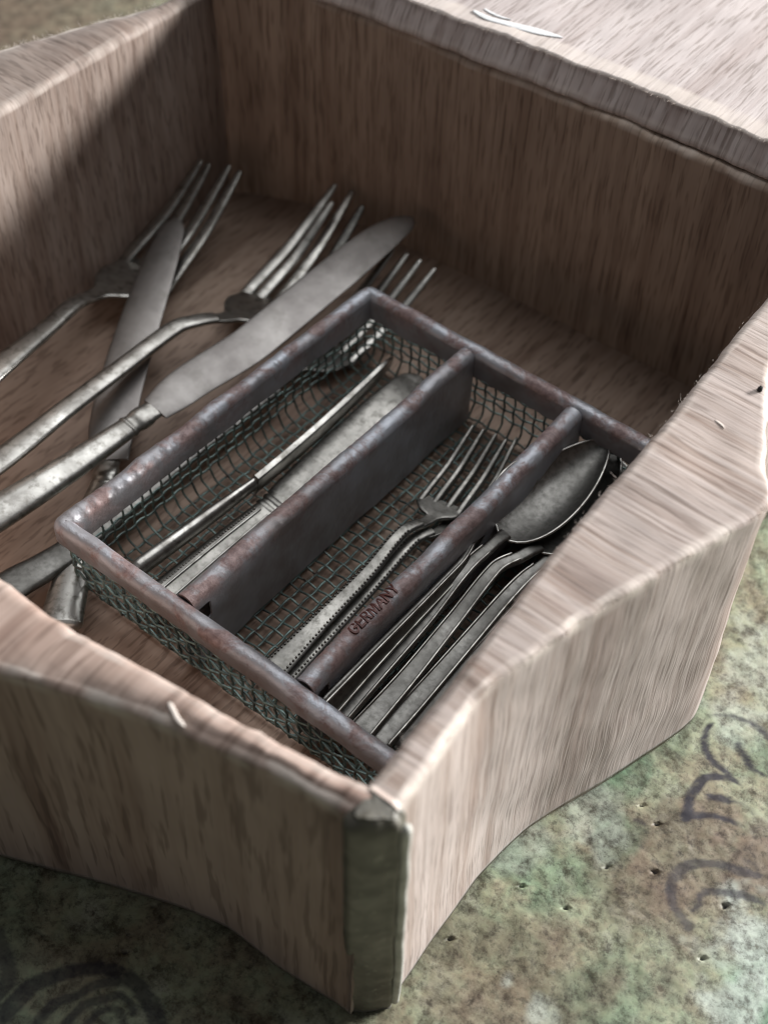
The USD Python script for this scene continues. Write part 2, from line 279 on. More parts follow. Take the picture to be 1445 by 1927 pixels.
# ---------------------------------------------------------------- the table: one sheet, finely divided where it is near
def build_table():
    xs = np.unique(np.r_[np.linspace(-2.2, -0.05, 26), np.arange(-0.05, 0.62, 0.0014), np.linspace(0.62, 2.2, 14)])
    ys = np.unique(np.r_[np.linspace(-2.0, -0.30, 14), np.arange(-0.30, 0.36, 0.0014), np.linspace(0.36, 3.0, 20)])
    X, Y = np.meshgrid(xs, ys, indexing='ij')
    P = np.stack([X, Y, np.zeros_like(X)], -1)
    fine = (X > -0.05) & (X < 0.62) & (Y > -0.3) & (Y < 0.36)
    z = (fbm(P * 60, 4, 3) - 0.5) * 0.0016 + (fbm(P * 340, 2, 5) - 0.5) * 0.0006
    z = np.where(fine, z, 0.0)
    D = np.full(X.shape, 9.0)
    ink_and_pit_shade = np.zeros(X.shape)
    def c4(x, y): return (1100 + x * 0.3114, 1250 + y * 0.3114)
    def c6(x, y): return (x * 0.526, 1350 + y * 0.526)
    def stroke(pts, width, dens, conv, px_scale):
        q = spline(np.array([at(*conv(*p), -ZT)[:2].tolist() + [0] for p in pts]), 24)[:, :2]
        w0 = np.interp(np.linspace(0, 1, 24), np.linspace(0, 1, len(width)), width) * px_scale * 1.3 / 3500.0 / 2
        sel = (X > q[:, 0].min() - .01) & (X < q[:, 0].max() + .01) & (Y > q[:, 1].min() - .01) & (Y < q[:, 1].max() + .01)
        idx = np.nonzero(sel)
        p = np.stack([X[idx], Y[idx]], -1)
        best = np.full(len(p), 9.0)
        wob = (fbm(np.c_[p * 260, np.zeros(len(p))], 3, 9) - 0.5) * 0.0012
        for a, b, wa, wb in zip(q[:-1], q[1:], w0[:-1], w0[1:]):
            ab = b - a; t = np.clip(((p - a) @ ab) / max(ab @ ab, 1e-12), 0, 1)
            best = np.minimum(best, np.linalg.norm(p - a - t[:, None] * ab, axis=1) - (wa * (1 - t) + wb * t))
        v = np.clip(0.5 - (best + wob) / 0.0012, 0, 1)
        ragged = np.clip((fbm(np.c_[p * 420, np.ones(len(p))], 3, 21) - 0.16) * 5.0, 0.8, 1)
        ink_and_pit_shade[idx] = np.maximum(ink_and_pit_shade[idx], v * dens * ragged)
    R = 0.3114
    stroke([(765, 365), (725, 440), (730, 520), (790, 600), (880, 670), (955, 738)], [20, 34, 36, 34, 26, 4], 0.95, c4, R)
    stroke([(950, 735), (860, 690), (780, 682), (700, 712), (650, 780), (622, 870), (612, 930)], [6, 30, 40, 46, 46, 44, 50], 0.95, c4, R)
    stroke([(610, 925), (720, 918), (820, 930), (900, 962), (960, 992)], [40, 30, 30, 24, 6], 0.9, c4, R)
    stroke([(752, 800), (800, 812), (870, 828)], [26, 40, 30], 0.9, c4, R)
    stroke([(870, 828), (950, 850), (1030, 905)], [14, 12, 10], 0.7, c4, R)
    stroke([(760, 315), (850, 312), (930, 328), (1020, 370), (1108, 440), (1180, 520)], [6, 10, 22, 30, 34, 30], 0.8, c4, R)
    stroke([(925, 488), (970, 560), (1030, 640), (1090, 675)], [26, 34, 28, 10], 0.85, c4, R)
    stroke([(1050, 1280), (960, 1260), (860, 1222), (720, 1205), (620, 1222), (550, 1275), (520, 1360), (530, 1440), (562, 1505), (630, 1580)], [30, 44, 34, 34, 46, 50, 50, 44, 40, 50], 0.72, c4, R)
    stroke([(1080, 1450), (960, 1400), (830, 1380), (750, 1372), (700, 1400), (690, 1450), (650, 1490)], [24, 34, 36, 34, 34, 30, 20], 0.75, c4, R)
    stroke([(1040, 1255), (1020, 1210), (980, 1190)], [20, 26, 10], 0.5, c4, R)
    stroke([(295, 940), (340, 955), (368, 972)], [12, 26, 14], 0.55, c4, R)
    stroke([(365, 1010), (400, 1020)], [14, 10], 0.4, c4, R)
    stroke([(410, 1185), (440, 1200)], [10, 10], 0.6, c4, R)
    R = 0.526
    stroke([(-30, 1120), (40, 1040), (100, 970), (180, 935), (280, 905), (390, 905), (480, 950), (540, 1030), (570, 1120)], [40, 46, 40, 34, 30, 34, 40, 44, 40], 0.75, c6, R)
    stroke([(130, 1100), (190, 1030), (270, 1000), (340, 960), (420, 950)], [30, 26, 20, 24, 20], 0.7, c6, R)
    stroke([(230, 1110), (290, 1040), (370, 1010), (440, 1000), (480, 1060)], [22, 22, 22, 20, 18], 0.7, c6, R)
    stroke([(300, 1110), (350, 1060), (420, 1050), (440, 1110)], [20, 18, 18, 18], 0.65, c6, R)
    stroke([(-20, 780), (10, 850), (30, 900), (20, 960), (-20, 1000)], [50, 46, 40, 40, 40], 0.65, c6, R)
    # worm holes and pits; the shade inside them is painted into the colour
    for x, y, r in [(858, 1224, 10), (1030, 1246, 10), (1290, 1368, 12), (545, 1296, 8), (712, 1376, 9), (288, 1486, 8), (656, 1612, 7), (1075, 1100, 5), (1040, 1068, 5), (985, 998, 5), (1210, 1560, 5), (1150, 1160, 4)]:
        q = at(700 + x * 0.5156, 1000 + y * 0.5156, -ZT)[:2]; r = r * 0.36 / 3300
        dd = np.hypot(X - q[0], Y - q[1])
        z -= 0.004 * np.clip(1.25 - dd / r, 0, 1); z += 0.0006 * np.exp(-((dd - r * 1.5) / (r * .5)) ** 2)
        ink_and_pit_shade[:] = np.maximum(ink_and_pit_shade, np.clip(1.3 - dd / r, 0, 1))
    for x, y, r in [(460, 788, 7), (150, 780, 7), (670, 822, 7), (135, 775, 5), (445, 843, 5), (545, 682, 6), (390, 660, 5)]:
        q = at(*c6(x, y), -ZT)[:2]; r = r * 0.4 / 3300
        dd = np.hypot(X - q[0], Y - q[1]); z -= 0.003 * np.clip(1.25 - dd / r, 0, 1); ink_and_pit_shade[:] = np.maximum(ink_and_pit_shade, 0.9 * np.clip(1.3 - dd / r, 0, 1))
    rag = fbm(P * 55, 5, 31)
    def blob(lst, seed):
        out = np.zeros(X.shape)
        for px, py, rpx, k in lst:
            q = at(px, py, -ZT)[:2]; dd = np.hypot(X - q[0], Y - q[1]) / (rpx / 3300)
            out = np.maximum(out, k * np.clip((1.25 - dd) * 1.5 + (rag - 0.5) * 4.2, 0, 1))
        return out
    pale = blob([(1405, 1775, 62, 0.85), (1365, 1890, 40, 0.8), (1390, 1360, 70, 0.5), (1440, 1250, 90, 0.45), (950, 1850, 18, 0.8), (1010, 1905, 25, 0.6), (1085, 1540, 70, 0.4), (1005, 1580, 60, 0.35)], 1)
    green = blob([(1165, 1575, 45, 0.8), (1060, 1650, 80, 0.4), (1440, 1845, 70, 0.8), (1120, 1860, 90, 0.4), (950, 1790, 70, 0.3), (1180, 1460, 60, 0.5), (1440, 1420, 60, .5), (1010, 1690, 60, .5)], 2)
    brown = blob([(1240, 1640, 130, 0.55), (1430, 1630, 60, 0.8), (950, 1880, 120, 0.5), (1050, 1770, 90, 0.4), (1270, 1560, 90, 0.5), (60, 20, 500, 0.8)], 3)  # last wide patch is painted shade, darkening the table beyond the box
    V = np.stack([X, Y, z - ZT], -1).reshape(-1, 3)
    F = grid_faces(*X.shape)
    path = numbered('/World', 'table_surface')
    v = W3(V)
    pm = usdkit.mesh(stage, path, (v, F), TABLE, smooth=True)
    for k, a in (('ink_and_pit_shade', ink_and_pit_shade), ('pale', pale), ('green', green), ('brown', brown)):
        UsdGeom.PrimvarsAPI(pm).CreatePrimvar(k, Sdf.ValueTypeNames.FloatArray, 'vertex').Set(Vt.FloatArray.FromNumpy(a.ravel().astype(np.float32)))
    pr = pm.GetPrim()
    pr.SetCustomDataByKey('label', 'mottled green and brown table top with dark painted scrolls'); pr.SetCustomDataByKey('category', 'table'); pr.SetCustomDataByKey('kind', 'structure')
build_table()

# ---------------------------------------------------------------- the box
box = thing('wooden_box', 'open square veneered box with bulging thick sides and fuzzy worn rims', 'box', (0.035, 0.14, -ZT))
FLOOR = -0.058
ZTOP = 0.093
def curve(pts):
    from scipy.interpolate import PchipInterpolator
    p = np.array(sorted(pts)); return PchipInterpolator(p[:, 0], p[:, 1])

def build_wall(inner, outer_t, outer_b, s0, s1, axis, material, ns=150, ztop=ZTOP, zbot=-0.0885, label=None, ridge=0.0, seed=0):
    """axis 'x': the wall's length runs along x and its thickness along y; 'y' the other way round."""
    s = np.linspace(s0, s1, ns)
    xi, ot, ob = inner(s), outer_t(s), outer_b(s)
    prof = []                                  # (u across 0 inner .. 1 outer, z, kind)
    sg = np.sign(np.mean(ot - xi))
    ri, ro = 0.0045, 0.0035
    rows, wear = [], []
    zi = np.linspace(zbot, ztop - ri, 22)
    for z in zi: rows.append((xi, np.full(ns, z))); wear.append(0.0)
    for a in np.linspace(0, np.pi / 2, 6)[1:]:
        rows.append((xi + sg * ri * (1 - np.cos(a)), np.full(ns, ztop - ri + ri * np.sin(a)))); wear.append(0.35)
    for u in np.linspace(0, 1, 20)[1:-1]:
        zz = ztop + ridge * (0.0015 * np.sin(u * np.pi) - 0.003 * u ** 2)
        rows.append((xi + sg * ri + (ot - sg * ro - xi - sg * ri) * u, np.full(ns, 1.0) * zz)); wear.append(0.25 * u ** 6)
    drop = ridge * 0.003
    for a in np.linspace(0, np.pi / 2, 6):
        rows.append((ot - sg * ro * (1 - np.sin(a)), np.full(ns, ztop - drop - ro + ro * np.cos(a)))); wear.append(0.9)
    for z in np.linspace(ztop - drop - ro, zbot, 34)[1:]:
        k = (ztop - z) / (ztop - zbot)
        rows.append((ot * (1 - k) + ob * k, np.full(ns, z))); wear.append(0.45 * math.exp(-((z - zbot) / 0.003) ** 2) + 0.5 * math.exp(-((ztop - drop - ro - z) / 0.003) ** 2))
    nr = len(rows)
    A = np.stack([r[0] for r in rows], 1); Z = np.stack([r[1] for r in rows], 1); SS = np.repeat(s[:, None], nr, 1)
    if axis == 'y': V = np.stack([A, SS, Z], -1)
    else: V = np.stack([SS, A, Z], -1)
    # uneven hand-cut surfaces
    low = fbm(V * 22, 3, seed) - 0.5
    streak = fbm(V * (np.array([30, 420, 30]) if axis == 'y' else np.array([260, 30, 30])), 2, seed + 5) - 0.5
    edge = fbm(V * 130, 3, seed + 9) - 0.5
    topm = np.clip((Z - (ztop - 0.012)) / 0.010, 0, 1)
    across = low * 0.0034 + streak * 0.0003 + edge * 0.0024 * topm + (fbm(V * 320, 2, seed + 31) - .5) * 0.0010 * topm
    V[..., 0 if axis == 'y' else 1] += across
    V[..., 2] += topm * (low * 0.005 + streak * 0.0005) + np.clip(1 - (Z - zbot) / 0.01, 0, 1) * (fbm(V * 30, 2, seed + 3)) * 0.0022
    Wv = np.repeat(np.array(wear)[None], ns, 0)
    Wv = np.clip(Wv * np.clip((fbm(V * 110, 4, seed + 14) - .34) * 3.2, 0.05, 1.1) * (1 + streak), 0, 0.85)
    F = grid_faces(ns, nr, True)
    V = V.reshape(-1, 3); n0 = len(V)
    V = np.vstack([V, V[:nr].mean(0), V[-nr:].mean(0)])
    j = np.arange(nr)
    F = np.vstack([F, np.stack([np.full(nr, n0), (j + 1) % nr, j], 1), np.stack([np.full(nr, n0 + 1), n0 - nr + j, n0 - nr + (j + 1) % nr], 1)])
    if trimesh.Trimesh(V, F, process=False).volume < 0: F = F[:, ::-1]
    return part(box, 'wall', (V, F), material, smooth=True, label=label, primvars={'wear': np.r_[Wv.ravel(), 0, 0]})

def kinked(pts, sig=0.0035):
    p = np.array(sorted(pts)); t = np.linspace(-3, 3, 13)
    w = np.exp(-t * t / 2); w /= w.sum()
    return lambda s: sum(wk * np.interp(np.asarray(s, float) + tk * sig, p[:, 0], p[:, 1]) for tk, wk in zip(t, w))
r_in = curve([(-0.06, .2355), (-.012, .234), (.038, .231), (.078, .228), (.169, .2255), (.273, .221), (.36, .219)])
r_ot = kinked([(-.06, .2505), (.009, .2458), (.044, .2538), (.079, .2630), (.12, .2757), (.148, .2848), (.158, .2838), (.168, .2757), (.225, .2470), (.30, .2450), (.36, .248)], .0025)
r_ob = kinked([(-.06, .2535), (.0, .2495), (.018, .2485), (.034, .2497), (.055, .2530), (.10, .2690), (.150, .2845), (.160, .2862), (.175, .2820), (.225, .2520), (.30, .2480), (.36, .249)])
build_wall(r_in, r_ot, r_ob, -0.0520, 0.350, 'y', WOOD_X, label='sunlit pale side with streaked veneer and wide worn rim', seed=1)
f_in = curve([(-.18, -.063), (-.06, -.069), (.0, -.071), (.066, -.071), (.108, -.069), (.152, -.064), (.201, -.057), (.2355, -.050)])
f_ot = kinked([(-.18, -.068), (-.12, -.075), (-.06, -.092), (0, -.118), (.03, -.126), (.06, -.116), (.098, -.0995), (.136, -.0855), (.166, -.0770), (.203, -.0685), (.2355, -.0635)])
f_ob = kinked([(-.18, -.072), (-.12, -.078), (-.06, -.094), (0, -.120), (.03, -.129), (.064, -.117), (.117, -.0935), (.150, -.0810), (.173, -.0750), (.203, -.0745), (.2355, -.0700)])
build_wall(f_in, f_ot, f_ob, -0.176, 0.2428, 'x', WOOD_Y, label='shaded near side with long dark grain streaks', ridge=0.35, seed=2)
l_in = curve([(-.075, -.166), (0, -.167), (.13, -.168), (.25, -.168), (.30, -.168), (.35, -.170)])
l_ot = curve([(-.075, -.178), (0, -.181), (.05, -.192), (.10, -.213), (.14, -.226), (.177, -.2165), (.23, -.1965), (.281, -.181), (.35, -.186)])
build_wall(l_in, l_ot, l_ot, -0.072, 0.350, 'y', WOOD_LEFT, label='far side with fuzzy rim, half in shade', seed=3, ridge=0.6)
b_in = curve([(-.2, .290), (-.168, .303), (-.145, .3170), (-.10, .330), (0, .3355), (.19, .341), (.26, .343)])
b_ot = curve([(-.2, .320), (-.168, .328), (-.145, .338), (-.10, .350), (0, .3555), (.19, .361), (.26, .363)])
build_wall(b_in, b_ot, b_ot, -0.190, 0.235, 'x', WOOD_B, label='tall brown inner side with close vertical grain', ztop=0.0945, seed=4)

def rounded_box(lo, hi, r=0.001, seg=6):
    lo, hi = np.array(lo, float), np.array(hi, float)
    return Manifold.hull(Manifold.compose([Manifold.sphere(r, seg).translate(((lo + r) * (1 - np.array(k)) + (hi - r) * np.array(k)).tolist()) for k in np.ndindex(2, 2, 2)]))

part(box, 'floor_board', Manifold.extrude(CrossSection([[(-.172, -.066), (.03, -.082), (.19, -.062), (.237, -.053), (.226, .346), (-.10, .338), (-.172, .312)]]), 0.012).translate((0, 0, FLOOR - .012)), WOOD_F, smooth=30)
# the wide board on top of the far side
def ledge():
    nx, prof = 150, []
    xs = np.linspace(-0.215, 0.30, nx)
    yf = curve([(-.22, .285), (-.168, .3045), (-.145, .3190), (-.10, .336), (-.0, .3435), (.10, .3495), (.17, .352), (.31, .352)])(xs)
    rows = []
    z0, z1 = 0.0940, 0.1115
    rows.append((0.050, z0)); rows.append((0.001, z0))
    for a in np.linspace(-np.pi / 2, 0, 5): rows.append((-0.0075 + 0.004 * (1 - np.cos(a)), z0 + 0.003 + 0.003 * np.sin(a)))
    for t in np.linspace(0, 1, 7)[1:-1]: rows.append((-0.0075 + 0.0075 * t, z0 + 0.003 + (z1 - z0 - 0.0055) * t))
    for a in np.linspace(0, np.pi / 2, 5): rows.append((0.0025 * (1 - np.cos(a)), z1 - 0.0025 + 0.0025 * np.sin(a)))
    for t in np.linspace(0, 1, 60)[1:]: rows.append((0.0025 + 0.255 * t, z1))
    rows.append((0.2575, z0))
    nr = len(rows)
    V = np.stack([np.stack([xs, yf + dy, np.full(nx, z)], -1) for dy, z in rows], 1)
    low = fbm(V * 20, 3, 41) - 0.5; ed = fbm(V * np.array([160, 60, 60]), 3, 44) - 0.5
    k = np.array([1.0 if 1 <= i <= 18 else 0.0 for i in range(nr)])[None]
    V[..., 1] += k * (low * 0.006 + ed * 0.0032); V[..., 2] += (low * 0.003 + ed * 0.0014 * k) * (V[..., 2] > z0 + .001)
    w = np.zeros((nx, nr)); w[:, 14:19] = 0.55; w[:, 5:8] = 0.25
    w = np.clip(w * (0.3 + 1.6 * fbm(V * 110, 3, 48)), 0, 1)
    F = grid_faces(nx, nr, True); V = V.reshape(-1, 3); n0 = len(V); V = np.vstack([V, V[:nr].mean(0), V[-nr:].mean(0)]); j = np.arange(nr)
    F = np.vstack([F, np.stack([np.full(nr, n0), (j + 1) % nr, j], 1), np.stack([np.full(nr, n0 + 1), n0 - nr + j, n0 - nr + (j + 1) % nr], 1)])
    if trimesh.Trimesh(V, F, process=False).volume < 0: F = F[:, ::-1]
    return part(box, 'top_board', (V, F), WOOD_L, smooth=True, label='wide pale board along the far rim, brightly lit', primvars={'wear': np.r_[w.ravel(), 0, 0]})
lg = ledge()
part(box, 'rear_panel', rounded_box((-0.20, 0.575, -0.0885), (0.28, 0.592, 0.0945)), WOOD_B, smooth=30)
a = [at(890, 18, 0.1119), at(915, 32, 0.1119), at(950, 42, 0.1119), at(1000, 55, 0.1119), at(1060, 70, 0.1119)]
part(lg, 'paint_smear', join(sweep(a, [.002, .004, .0045, .006, .001], .0006, round_ends=(.002, .004)), sweep([at(912, 16, .1119), at(935, 28, .1119), at(962, 36, .1119)], [.0015, .002, .0005], .0005)), SMEAR)
# the corner post with its crumpled top
def post():
    pl = np.array([(.2352, -.0478), (.2350, -.0600), (.2372, -.0668), (.2405, -.0682), (.2452, -.0658), (.2490, -.0628), (.2515, -.0598), (.2532, -.0560), (.2530, -.0500)])
    a = trimesh.path.polygons
    pts = spline(np.c_[np.vstack([pl, pl[:1]]), np.zeros(10)], 60)[:-1, :2]
    c = pts.mean(0); n = len(pts)
    zs = np.r_[np.linspace(-.0888, .0875, 60), .0900, .0920, .0935, .0942]
    V = []
    for z in zs:
        k = 1.0 if z <= .0876 else 1 - ((z - .0875) / .0067) ** 2 * 0.40
        V.append(np.c_[c + (pts - c) * k, np.full(n, z)])
    V = np.array(V)
    dirs = (pts - c) / np.linalg.norm(pts - c, axis=1, keepdims=True)
    dd = (fbm(V * 70, 3, 51) - 0.5) * 0.0022 + (fbm(V * 200, 2, 52) - 0.5) * 0.0008
    edge = np.exp(-(((pts - np.array([.2530, -.0560])) ** 2).sum(1)) / (.0020 ** 2)) * 0.0016
    V[..., :2] += dirs[None] * (dd + edge[None])[..., None]
    V[-5:, :, 2] += (fbm(V[-5:] * 160, 3, 55) - 0.55) * 0.005
    F = grid_faces(len(zs), n, True); V = V.reshape(-1, 3); n0 = len(V); V = np.vstack([V, V[:n].mean(0), V[-n:].mean(0) + [0, 0, .001]]); j = np.arange(n)
    F = np.vstack([F, np.stack([np.full(n, n0), (j + 1) % n, j], 1), np.stack([np.full(n, n0 + 1), n0 - n + j, n0 - n + (j + 1) % n], 1)])
    if trimesh.Trimesh(V, F, process=False).volume < 0: F = F[:, ::-1]
    part(box, 'corner_post', (V, F), POST, smooth=True, label='olive corner bead with crumpled top and pale edge')
    e = np.array([(.2550 + (noise(np.array([[z * 60, 1., 2.]]), 3)[0] - .5) * .0010, -.0530, z) for z in np.linspace(-.086, .088, 40)])
    part(box, 'corner_edge', sweep(e, .0048, .0044, lateral=(.6, -.8, 0), m=60, n=10, round_ends=(.002, .004)), POST_PALE, smooth=True)
post()
q = at(1428, 735, ZTOP)
part(box, 'nail', sweep([q + [0, 0, -.004], q + [.0002, 0, .0012], q + [.0003, .001, .0022]], [.0022, .0024, .0016], [.0022, .0022, .001], lateral=(1, 0, 0)), DARK)
for pts, wd in (([(318, 1322), (326, 1338), (336, 1356), (348, 1368)], .0020), ([(1345, 790), (1356, 798), (1364, 806)], .0011)):
    part(box, 'splinter', sweep([at(x, y, ZTOP + .0007) for x, y in pts], wd, wd * .5, round_ends=(.002, .004)), FIBRE, smooth=True)
# loose fibres along the rims
def fuzz(samples, name='rim_fuzz'):
    pts, cnt, wid = [], [], []
    for p, out, L in samples:
        d = unit(np.asarray(out) + rng.normal(0, .55, 3)); k = rng.normal(0, .6, 3)
        q = np.array([p + d * L * t + k * L * t * t * .6 for t in (-.12, .25, .6, 1.0)])
        pts.append(W3(q) - base_of(box)); cnt.append(4); wid += [.00010, .00009, .00007, .00004]
    c = UsdGeom.BasisCurves.Define(stage, numbered(box, name))
    c.CreateTypeAttr('linear'); c.CreatePointsAttr(Vt.Vec3fArray.FromNumpy(np.vstack(pts).astype(np.float32)))
    c.CreateCurveVertexCountsAttr(Vt.IntArray(cnt)); c.CreateWidthsAttr(Vt.FloatArray([float(w) for w in wid])); c.SetWidthsInterpolation('vertex')
    UsdShade.MaterialBindingAPI.Apply(c.GetPrim()).Bind(FIBRE)
    c.GetPrim().SetCustomDataByKey('kind', 'stuff')
sm = []
for y in rng.uniform(-.045, .34, 150):
    sm.append((np.array([r_in(y) + rng.uniform(0, .002), y, ZTOP - .0005]), (-.2, 0, .8), rng.uniform(.0004, .0011) * (1 + 2.2 * (rng.random() < .10))))
for y in rng.uniform(-.045, .16, 260):
    sm.append((np.array([r_ot(y) - .0006, y, ZTOP - .0012]), (.7, 0, .5), rng.uniform(.0006, .002)))
for x in rng.uniform(0.0, .235, 260):
    sm.append((np.array([x, f_ot(x) + .001, ZTOP - .006]), (0, -.8, .4), rng.uniform(.0006, .0022)))
for y in rng.uniform(.1, .3, 200):
    sm.append((np.array([l_ot(y) + .0006, y, ZTOP - .002]), (-.7, 0, .6), rng.uniform(.0008, .003)))
for x in rng.uniform(-.12, .2, 260):
    sm.append((np.array([x, curve([(-.22, .285), (-.168, .3045), (-.145, .3190), (-.10, .336), (-.0, .3435), (.10, .3495), (.17, .352), (.31, .352)])(x) + .001, .1108]), (0, -.8, .5), rng.uniform(.0006, .002)))
fuzz(sm)

# ---------------------------------------------------------------- the wire tray
TW, TL = 0.2365, 0.2400
tray = thing('wire_cutlery_tray', 'rusty grey wire mesh cutlery tray with two metal dividers inside the box', 'cutlery tray', (TW / 2, TL / 2, FLOOR))
def ripple(y, seed=0):
    ph = y / 0.0069
    fr = ph - np.floor(ph)
    amp = noise(np.stack([np.floor(ph), np.full_like(ph, 3.0), np.full_like(ph, seed)], -1), 2)
    return np.exp(-((fr - 0.5) / 0.16) ** 2) * (0.25 + 0.75 * amp)

def rim():
    h, rc = 0.0049, 0.0066
    path, nrm = [], []
    def seg(a, b, nn):
        a, b = np.array(a), np.array(b); d = (b - a) / np.linalg.norm(b - a); o = np.array([d[1], -d[0]])
        k = max(2, int(np.linalg.norm(b - a) / 0.0012))
        for t in np.linspace(0, 1, k, endpoint=False): path.append(a + (b - a) * t); nrm.append(o)
    def corner(c, a0):
        for a in np.linspace(a0, a0 + np.pi / 2, 10, endpoint=False):
            o = np.array([np.cos(a), np.sin(a)]); path.append(np.array(c) + o * (rc - h)); nrm.append(o)
    i = h
    seg((rc, i), (TW - rc, i), 0); corner((TW - rc, rc), -np.pi / 2)
    seg((TW - i, rc), (TW - i, TL - rc), 0); corner((TW - rc, TL - rc), 0)
    seg((TW - rc, TL - i), (rc, TL - i), 0); corner((rc, TL - rc), np.pi / 2)
    seg((i, TL - rc), (i, rc), 0); corner((rc, rc), np.pi)
    path, nrm = np.array(path), np.array(nrm)
    t = 0.0013
    prof = [(h, -.012), (h, -.0045)] + [(h * np.cos(a), -.0045 + .0045 * np.sin(a)) for a in np.linspace(0, np.pi, 12)[1:-1]] + [(-h, -.0045), (-h, -.0175), (-h + t, -.0175), (-h + t, -.005)]
    prof += [((h - t) * np.cos(a), -.005 + .0036 * np.sin(a)) for a in np.linspace(np.pi, 0, 8)[1:-1]] + [(h - t, -.005), (h - t, -.012)]
    prof = np.array(prof)
    V = np.concatenate([path[:, None] + nrm[:, None] * prof[None, :, :1], np.broadcast_to(prof[None, :, 1:], (len(path), len(prof), 1))], -1)
    # wire ends crimped under the sheet show as ripples on the two long rails
    side = np.abs(nrm[:, 0]) > .99
    top = np.clip((prof[:, 1] + .006) / .005, 0, 1)
    V[..., 2] += np.where(side, ripple(path[:, 1], 1) * 0.0005, 0)[:, None] * top[None]
    V[..., 0] += (side * nrm[:, 0] * ripple(path[:, 1], 1) * 0.0005)[:, None] * (top * (prof[:, 0] < .002))[None] * -1
    dent = (fbm(V * 60, 3, 61) - .5) * 0.0022
    V[..., 2] += dent; V[..., :2] += nrm[:, None] * (fbm(V * 45, 3, 63) - .5)[..., None] * 0.0020
    n, m = V.shape[:2]
    i_, j_ = np.meshgrid(np.arange(n), np.arange(m), indexing='ij')
    q = np.stack([i_ * m + j_, ((i_ + 1) % n) * m + j_, ((i_ + 1) % n) * m + (j_ + 1) % m, i_ * m + (j_ + 1) % m], -1).reshape(-1, 4)
    F = np.vstack([q[:, [0, 1, 2]], q[:, [0, 2, 3]]]); V = V.reshape(-1, 3)
    if trimesh.Trimesh(V, F, process=False).volume < 0: F = F[:, ::-1]
    part(tray, 'rim_frame', (V, F), RAIL, smooth=True, primvars={'rust': np.clip((V[:, 2] + .009) / .006, 0.06, 1)})
rim()

D1, D2 = 0.0800, 0.1520
def divider(xc, seed, hole_y):
    h, t, y0, y1, zb = 0.0053, 0.0011, 0.0098, TL - 0.0098, -0.0520
    prof = [(h, zb), (h, -.0048)] + [(h * np.cos(a), -.0048 + .0050 * np.sin(a)) for a in np.linspace(0, np.pi, 16)[1:-1]] + [(-h, -.0048), (-h, zb), (-h + t, zb), (-h + t, -.0052)]
    prof += [((h - t) * np.cos(a), -.0052 + .0040 * np.sin(a)) for a in np.linspace(np.pi, 0, 10)[1:-1]] + [(h - t, -.0052), (h - t, zb)]
    cs = CrossSection([np.array(prof)[::-1].tolist()]) if False else CrossSection([np.array(prof).tolist()], manifold3d.FillRule.EvenOdd)
    m = Manifold.extrude(cs, y1 - y0, 170)
    m = m.rotate((90, 0, 0)).translate((0, y1, 0)).refine_to_length(0.006)
    hole = rounded_box((h - .004, hole_y, -.0205), (h + .004, hole_y + .0085, -.0085), .0012, 8)
    m = m - hole
    V, F = arr(m)
    top = np.clip((V[:, 2] + .007) / .006, 0, 1)
    V[:, 2] += ripple(V[:, 1], seed) * 0.0005 * top
    V[:, 0] += (fbm(V * 40, 3, seed) - .5) * .0024 + (fbm(V * 300, 2, seed) - .5) * .0003
    V[:, 2] += (fbm(V * 50, 3, seed + 8) - .5) * .0018 * top
    V[:, 0] += xc
    return (V, F), h
for k, (xc, seed, hy) in enumerate([(D1, 71, .0115), (D2, 75, .0125)]):
    m, h = divider(xc, seed, hy)
    V, F = m
    hv, hf = V, F
    tm_ = trimesh.graph.smooth_shade(trimesh.Trimesh(V, F, process=False), angle=np.radians(45), facet_minarea=None)
    V, F = np.array(tm_.vertices), np.array(tm_.faces)
    dp = part(tray, 'divider', (V, F), RAIL, smooth=True, primvars={'rust': np.clip((V[:, 2] + .0085) / .006, 0.05, 1)})
    if k == 1:                                   # the maker's country stamped along the top
        tm = meshkit.text_mesh('GERMANY', 0.0062, depth=0.0009, bold=True)
        for _ in range(2): tm = tm.subdivide()
        tv = np.array(tm.vertices)
        tv[:, 0] *= 0.034 / np.ptp(tv[:, 0]); tv[:, 0] -= tv[:, 0].min()
        u, w = tv[:, 0], tv[:, 1] - 0.0031
        x = -w - .0012; slope = 0.12
        T = np.stack([xc + x, 0.0435 + u - x * slope, -.0048 + .0050 * np.sqrt(np.clip(1 - (x / h) ** 2, 0, 1)) + tv[:, 2] - .00005], -1)
        part(dp, 'lettering', (T, np.array(tm.faces)), RUSTINK, smooth=30)

